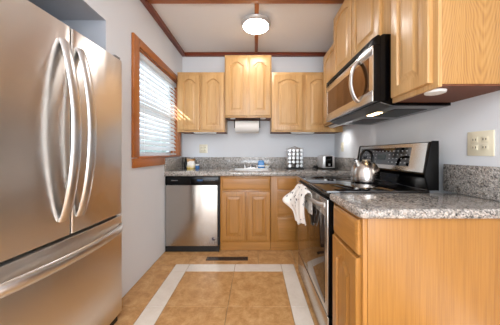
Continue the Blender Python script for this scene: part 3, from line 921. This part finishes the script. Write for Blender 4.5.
# ------------------------------------------------------------------ under-cabinet fittings
def fixture(label, x0, x1, y0, y1, z1, h=0.018, mat=None):
    f = thing('under_cabinet_light', label, 'light', ((x0+x1)/2, (y0+y1)/2, z1))
    MB().box(x0, x1, y0, y1, z1-h*0.55, z1-0.0003, bev=0.002).build('housing', M['white'], f)
    MB().box(x0+0.006, x1-0.006, y0+0.004, y1-0.004, z1-h, z1-h*0.55-0.0002, bev=0.003).build('lens', M['white'], f)
    return f
fixture('white slim light under the left wall cabinet beside the window', -0.80, -0.51, 2.735, 2.80, 1.4108)
fixture('white slim light under the wall cabinet above the spice rack', 0.475, 0.775, 2.735, 2.80, 1.4108)
fixture('white slim light under the far right corner cabinet', 0.93, 1.00, 2.16, 2.66, 1.4758, 0.022)
for (px, lab) in ((-0.29, 'left puck light under the cabinet over the sink'), (0.105, 'right puck light under the cabinet over the sink')):
    f = thing('puck_light', lab, 'light', (px, 2.76, 1.594))
    MB().lathe([(0.030, 1.582), (0.036, 1.586), (0.036, 1.5937)], (px, 2.76, 0), 24).build('housing', M['white'], f)
    MB().lathe([(0.0, 1.5805), (0.028, 1.5818)], (px, 2.76, 0), 24).build('lens', M['white'], f)
f = thing('puck_light', 'white puck light under the near right wall cabinet', 'light', (0.845, 0.985, 1.423))
MB().lathe([(0.030, 1.409), (0.040, 1.412), (0.042, 1.4228)], (0.845, 0.985, 0), 28).build('housing', M['white'], f)
MB().lathe([(0.0, 1.406), (0.028, 1.4088)], (0.845, 0.985, 0), 28).build('lens', M['white'], f)

# paper towels under the middle cabinet
hd = thing('paper_towel_holder', 'paper towel bracket under the cabinet over the sink', 'holder', (-0.10, 2.80, 1.594))
for x in (-0.272, 0.062):
    MB().box(x-0.005, x+0.005, 2.775, 2.825, 1.470, 1.5938, bev=0.002).build('arm', M['black_m'], hd)
MB().tube([(-0.275, 2.80, 1.488), (0.065, 2.80, 1.488)], 0.008, 12).build('rod', M['chrome'], hd)
prl = MB()
n = 36
pr = thing('paper_towel_roll', 'roll of white paper towels hanging under the cabinet', 'paper towels', (-0.105, 2.80, 1.43))
b = MB().lathe([(0.020, -0.155), (0.076, -0.155), (0.077, -0.150), (0.077, 0.150), (0.076, 0.155), (0.020, 0.155), (0.020, -0.155)], (-0.105, 2.80, 1.488), 40, axis='X', cap=False)
b.build('roll', M['paper'], pr)
MB().box(-0.256, 0.046, 2.8775, 2.8795, 1.405, 1.49).build('loose_sheet', M['paper'], pr, smooth=0)

ld_ = bpy.data.lights.new('corner_patch_light', 'AREA'); ld_.shape = 'RECTANGLE'; ld_.size = 0.03; ld_.size_y = 0.30; ld_.energy = 0.26; ld_.spread = R(80); ld_.color = (1.0, 0.98, 0.96)  # added light that makes the bright patch on the corner wall
lo_ = bpy.data.objects.new('corner_patch_light', ld_); COL.objects.link(lo_)
lo_.location = (0.965, 2.62, 1.449); lo_.rotation_euler = (0, R(-42), 0)

# ------------------------------------------------------------------ things on the back counter
# spice rack tower
SXc, SYc = 0.536, 2.84
rk = thing('spice_rack', 'tower spice rack with black base on the back counter', 'spice rack', (SXc, SYc, 0.91))
MB().box(SXc-0.108, SXc+0.108, SYc-0.085, SYc+0.085, 0.9105, 0.924, bev=0.004).build('base', M['black_m'], rk)
fb = MB()
jp = 0.051; jz0 = 0.931+0.0213
for x in (-0.104, 0.104):
    for yy in (-0.05, 0.05):
        fb.tube([(SXc+x, SYc+yy, 0.924), (SXc+x, SYc+yy, 0.926+5*jp)], 0.0025, 8)
for r_ in range(6):
    zz = 0.929+r_*jp
    for yy in (-0.05, 0.05):
        fb.tube([(SXc-0.104, SYc+yy, zz), (SXc+0.104, SYc+yy, zz)], 0.002, 8)
    for x in (-0.104, 0.104):
        fb.tube([(SXc+x, SYc-0.05, zz), (SXc+x, SYc+0.05, zz)], 0.002, 8)
fb.build('wire_frame', M['chrome'], rk)
MB().tube([(SXc-0.104, SYc, 0.929+5*jp), (SXc-0.05, SYc, 0.935+5*jp), (SXc, SYc, 0.955+5*jp), (SXc+0.05, SYc, 0.935+5*jp), (SXc+0.104, SYc, 0.929+5*jp)], 0.003, 8).build('top_handle', M['chrome'], rk)
spm = mottled('spice_fill', '#3a2415', '#6a3d1c', '#8a5a2a', 40, 0.2)
def jar_proto(x, yc, z):
    j = thing('spice_jar', 'small spice jar with chrome lid lying in the tower rack', 'jar', (x, yc, z), group='spice jars in the tower rack')
    MB().lathe([(0.019, -0.045), (0.020, -0.04), (0.020, 0.05), (0.018, 0.055)], (0, 0, 0), 20, axis='Y').build('glass_jar', spm, j, local=True)
    MB().lathe([(0.0190, -0.068), (0.0212, -0.066), (0.0212, -0.0455)], (0, 0, 0), 24, axis='Y').build('lid', plain('jar_lid', '#c4c4c4', 0.32, 1.0), j, local=True)
    return j
def copy_tree(o, loc):
    c_ = o.copy(); COL.objects.link(c_); c_.location = loc
    for ch in list(o.children):
        d = ch.copy(); COL.objects.link(d); d.parent = c_
    return c_
proto = None
for r_ in range(5):
    for k in range(4):
        if r_ == 0 and k == 1: continue
        loc = (SXc-0.0765+k*jp, SYc-0.002, jz0+0.0002+r_*jp)
        if proto is None: proto = jar_proto(*loc)
        else: copy_tree(proto, loc)

# toaster
TX, TY = 0.955, 2.84
ts = thing('toaster', 'steel toaster with black end panel in the right back corner', 'toaster', (TX, TY, 0.91))
w2 = 0.076
P = []
for (cx, cz, a0) in ((w2-0.035, 1.055, 0), (-w2+0.035, 1.055, 90)):
    for i in range(7):
        a = R(a0+90*i/6); P.append((TX+cx+0.035*math.cos(a), cz+0.035*math.sin(a)))
P += [(TX-w2-0.006, 0.928), (TX+w2+0.006, 0.928)]
MB().prism(P, 'Y', TY-0.125, TY+0.125, bev=0.006).build('shell', steel('toaster_steel', '#eceae8', 0.42, 'X'), ts)
MB().box(TX-w2-0.004, TX+w2+0.004, TY-0.128, TY+0.128, 0.911, 0.9275, bev=0.004).build('base', M['black_m'], ts)
ep = MB().box(TX-0.046, TX+0.046, TY-0.132, TY-0.1252, 0.940, 1.080, bev=0.003).build('end_panel', M['black'], ts)
MB().box(TX-0.020, TX+0.020, TY-0.150, TY-0.1325, 1.025, 1.045, bev=0.005).build('lever', M['black_m'], ep)
kb = MB().lathe([(0.016, 0), (0.015, 0.010), (0, 0.011)], (0, 0, 0), 20).rot(R(90), 'X', (0, 0, 0))
bmesh.ops.translate(kb.bm, verts=kb.bm.verts, vec=(TX, TY-0.1325, 0.972)); kb.build('dial', M['chrome'], ep)
MB().box(TX-0.045, TX-0.015, TY-0.10, TY+0.10, 1.0895, 1.0908).box(TX+0.015, TX+0.045, TY-0.10, TY+0.10, 1.0895, 1.0908).build('slots', M['black_m'], ts, smooth=0)
pts = [(TX-0.09, TY+0.06, 0.918)]
for i in range(46):
    a = i*0.55; r_ = 0.028-0.0002*i
    pts.append((TX-0.145+r_*1.25*math.cos(a), TY-0.03+r_*math.sin(a), 0.9165+0.0008*i))
MB().tube(pts, 0.0045, 8).build('power_cord', M['black_m'], ts)

# pouch, jar and bottle in the left corner
PX, PY = -0.862, 2.83
pm, nt, bs = new_mat('pouch_film')
mp = mapping(nt, (1, 1, 1)); sx = nt.nodes.new('ShaderNodeSeparateXYZ'); nt.links.new(mp.outputs[0], sx.inputs[0])
nz = N(nt, 'ShaderNodeTexNoise', Scale=30.0, Detail=2.0); nt.links.new(mp.outputs[0], nz.inputs['Vector'])
ad = N(nt, 'ShaderNodeMath', operation='MULTIPLY_ADD'); ad.inputs[1].default_value = 0.06
nt.links.new(nz.outputs['Fac'], ad.inputs[0]); nt.links.new(sx.outputs['Z'], ad.inputs[2])
mr = N(nt, 'ShaderNodeMapRange'); mr.inputs['From Max'].default_value = 0.16; nt.links.new(ad.outputs[0], mr.inputs['Value'])
cr = ramp(nt, [(0.10, lin('#d9b24a')), (0.24, lin('#e7c765')), (0.50, lin('#ece8e0')), (0.80, lin('#e9e4dc')), (0.86, lin('#b98a58'))])
nt.links.new(mr.outputs[0], cr.inputs['Fac']); nt.links.new(cr.outputs['Color'], bs.inputs['Base Color']); bs.inputs['Roughness'].default_value = 0.25
rows = []
for j in range(15):
    v = j/14
    th = 0.036*(1-v)**0.6*(1 if v < 1 else 0)+0.002
    ww = 0.058 + 0.006*math.sin(v*6) - 0.010*(1-v)
    row = []
    for i in range(25):
        a = 2*math.pi*i/24
        row.append((ww*math.copysign(abs(math.cos(a))**0.7, math.cos(a)) + 0.004*math.sin(a*5+v*7), th*math.sin(a)+0.004*math.sin(a*3+v*9), 0.0015+0.128*v+0.008*math.sin(a*2)*v))
    rows.append(row)
b = MB().grid(rows)
bmesh.ops.holes_fill(b.bm, edges=b.bm.edges)
bmesh.ops.translate(b.bm, verts=b.bm.verts, vec=(PX, PY, 0.9105))
tag(b.build('sponge_pouch', pm, None, smooth=60, origin=(PX, PY, 0.9105)), 'yellow and white crumpled pouch standing in the left back corner', 'pouch')
jr = thing('small_jar', 'small blue jar with white lid beside the yellow pouch', 'jar', (-0.768, 2.80, 0.91))
MB().lathe([(0.0, 0.9105), (0.024, 0.9105), (0.027, 0.915), (0.027, 0.950), (0.022, 0.957)], (-0.768, 2.80, 0), 24).build('jar_body', plain('blue_gloss', '#3f6fa5', 0.2), jr)
MB().lathe([(0.023, 0.9572), (0.023, 0.970), (0.020, 0.973), (0, 0.973)], (-0.768, 2.80, 0), 24).build('lid', M['white'], jr)
bo = thing('bottle', 'slim dark bottle tucked in the corner beside the yellow pouch', 'bottle', (-0.965, 2.93, 0.91))
MB().lathe([(0.0, 0.9105), (0.022, 0.9105), (0.023, 0.915), (0.023, 0.99), (0.012, 1.02), (0.010, 1.045)], (-0.965, 2.93, 0), 24).build('bottle_body', M['black'], bo)
MB().lathe([(0.012, 1.0452), (0.012, 1.062), (0, 1.062)], (-0.965, 2.93, 0), 20).build('cap', M['black_m'], bo)

# blue tub and soap dish by the sink
bt_ = thing('soap_tub', 'blue tub with a white band standing beside the sink', 'tub', (0.085, 2.925, 0.91))
BX, BY = 0.085, 2.925
MB().box(BX-0.042, BX+0.042, BY-0.025, BY+0.025, 0.9105, 1.010, bev=0.008, seg=3).build('tub_body', plain('tub_blue', '#3f86c6', 0.3), bt_)
MB().box(BX-0.0425, BX+0.0425, BY-0.0255, BY+0.0255, 0.934, 0.952, bev=0.004).build('label_band', M['white'], bt_)
MB().box(BX-0.030, BX+0.030, BY-0.016, BY+0.016, 1.0102, 1.020, bev=0.004).build('lid', plain('tub_lid_blue', '#6aa5da', 0.3), bt_)
sd = thing('soap_dish', 'small white soap dish right of the blue tub', 'dish', (0.165, 2.915, 0.91))
MB().lathe([(0.0, 0.9105), (0.026, 0.9105), (0.028, 0.925), (0.040, 0.945), (0.041, 0.950), (0.037, 0.947), (0.024, 0.930), (0.0, 0.928)], (0.165, 2.915, 0), 28).build('dish', M['white'], sd)
tag(MB().box(0.145, 0.187, 2.900, 2.930, 0.9345, 0.956, bev=0.006, seg=3).build('sponge', plain('sponge_yellow', '#d9c77a', 0.95, noise=0.6), None, origin=(0.165, 2.915, 0.9345)), 'yellow sponge lying in the white soap dish', 'sponge')

# ------------------------------------------------------------------ outlets
def plate(label, name, c, nrm, w_, h_, kind):
    p = thing(name, label, 'outlet' if kind != 'switch' else 'light switch', c)
    x, y, z = c
    def bx(u0, u1, v0, v1, d0, d1, bev=0.0):
        if nrm == 'Y': return MB().box(x+u0, x+u1, y-d1, y-d0, z+v0, z+v1, bev=bev)
        return MB().box(x-d1, x-d0, y+u0, y+u1, z+v0, z+v1, bev=bev)
    bx(-w_/2, w_/2, -h_/2, h_/2, 0.0005, 0.0065, 0.0028).build('cover_plate', M['cream'], p)
    dk = M['black_m']
    offs = (0,) if w_ < 0.09 else (-0.024, 0.024)
    for i, o_ in enumerate(offs):
        if kind == 'switch':
            bx(o_-0.005, o_+0.005, -0.012, 0.012, 0.0066, 0.016, 0.002).build('toggle', M['cream'], p)
        else:
            for zz in (-0.020, 0.020):
                rc = bx(o_-0.016, o_+0.016, zz-0.014, zz+0.014, 0.0066, 0.0085, 0.0015).build('receptacle', M['cream'], p)
                s_ = bx(o_-0.008, o_-0.005, zz-0.004, zz+0.006, 0.0086, 0.0090)
                if nrm == 'Y': s_.box(x+o_+0.005, x+o_+0.008, y-0.0090, y-0.0086, z+zz-0.004, z+zz+0.006)
                else: s_.box(x-0.0090, x-0.0086, y+o_+0.005, y+o_+0.008, z+zz-0.004, z+zz+0.006)
                s_.build('slots', dk, rc, smooth=0)
    return p
plate('cream double outlet plate on the wall left of the sink', 'wall_outlet', (-0.735, YB, 1.198), 'Y', 0.118, 0.122, 'outlet')
plate('cream double outlet plate above the near granite counter', 'wall_outlet', (XR, 1.055, 1.180), 'X', 0.125, 0.125, 'outlet')
plate('cream wall switch in the far right corner beyond the kettle', 'wall_switch', (XR, 2.72, 1.215), 'X', 0.072, 0.118, 'switch')

# ------------------------------------------------------------------ floor register
vg = thing('floor_register', 'narrow dark floor vent in front of the dishwasher', 'floor vent', (-0.30, 2.25, 0.0))
rm = plain('register_brown', '#4a3426', 0.4, 0.4)
b = MB()
b.box(-0.52, -0.075, 2.215, 2.224, 0.0003, 0.006, bev=0.001); b.box(-0.52, -0.075, 2.278, 2.287, 0.0003, 0.006, bev=0.001)
b.box(-0.52, -0.508, 2.224, 2.278, 0.0003, 0.006); b.box(-0.087, -0.075, 2.224, 2.278, 0.0003, 0.006)
b.build('register_frame', rm, vg)
b = MB()
x = -0.505
while x < -0.092:
    b.box(x, x+0.006, 2.2245, 2.2775, 0.0008, 0.0045); x += 0.016
b.build('louvres', rm, vg, smooth=0)
MB().box(-0.5075, -0.0875, 2.2245, 2.2775, 0.0002, 0.0007).build('duct_dark', M['black_m'], vg, smooth=0)

# the back worktop is 0.925 m high: its things stand on it
for o in SC.objects:
    if o.parent is None and o.name.split('.')[0] in ('sink', 'faucet', 'spice_rack', 'spice_jar', 'toaster', 'sponge_pouch', 'small_jar', 'bottle', 'soap_tub', 'soap_dish', 'sponge'):
        o.location.z += 0.015
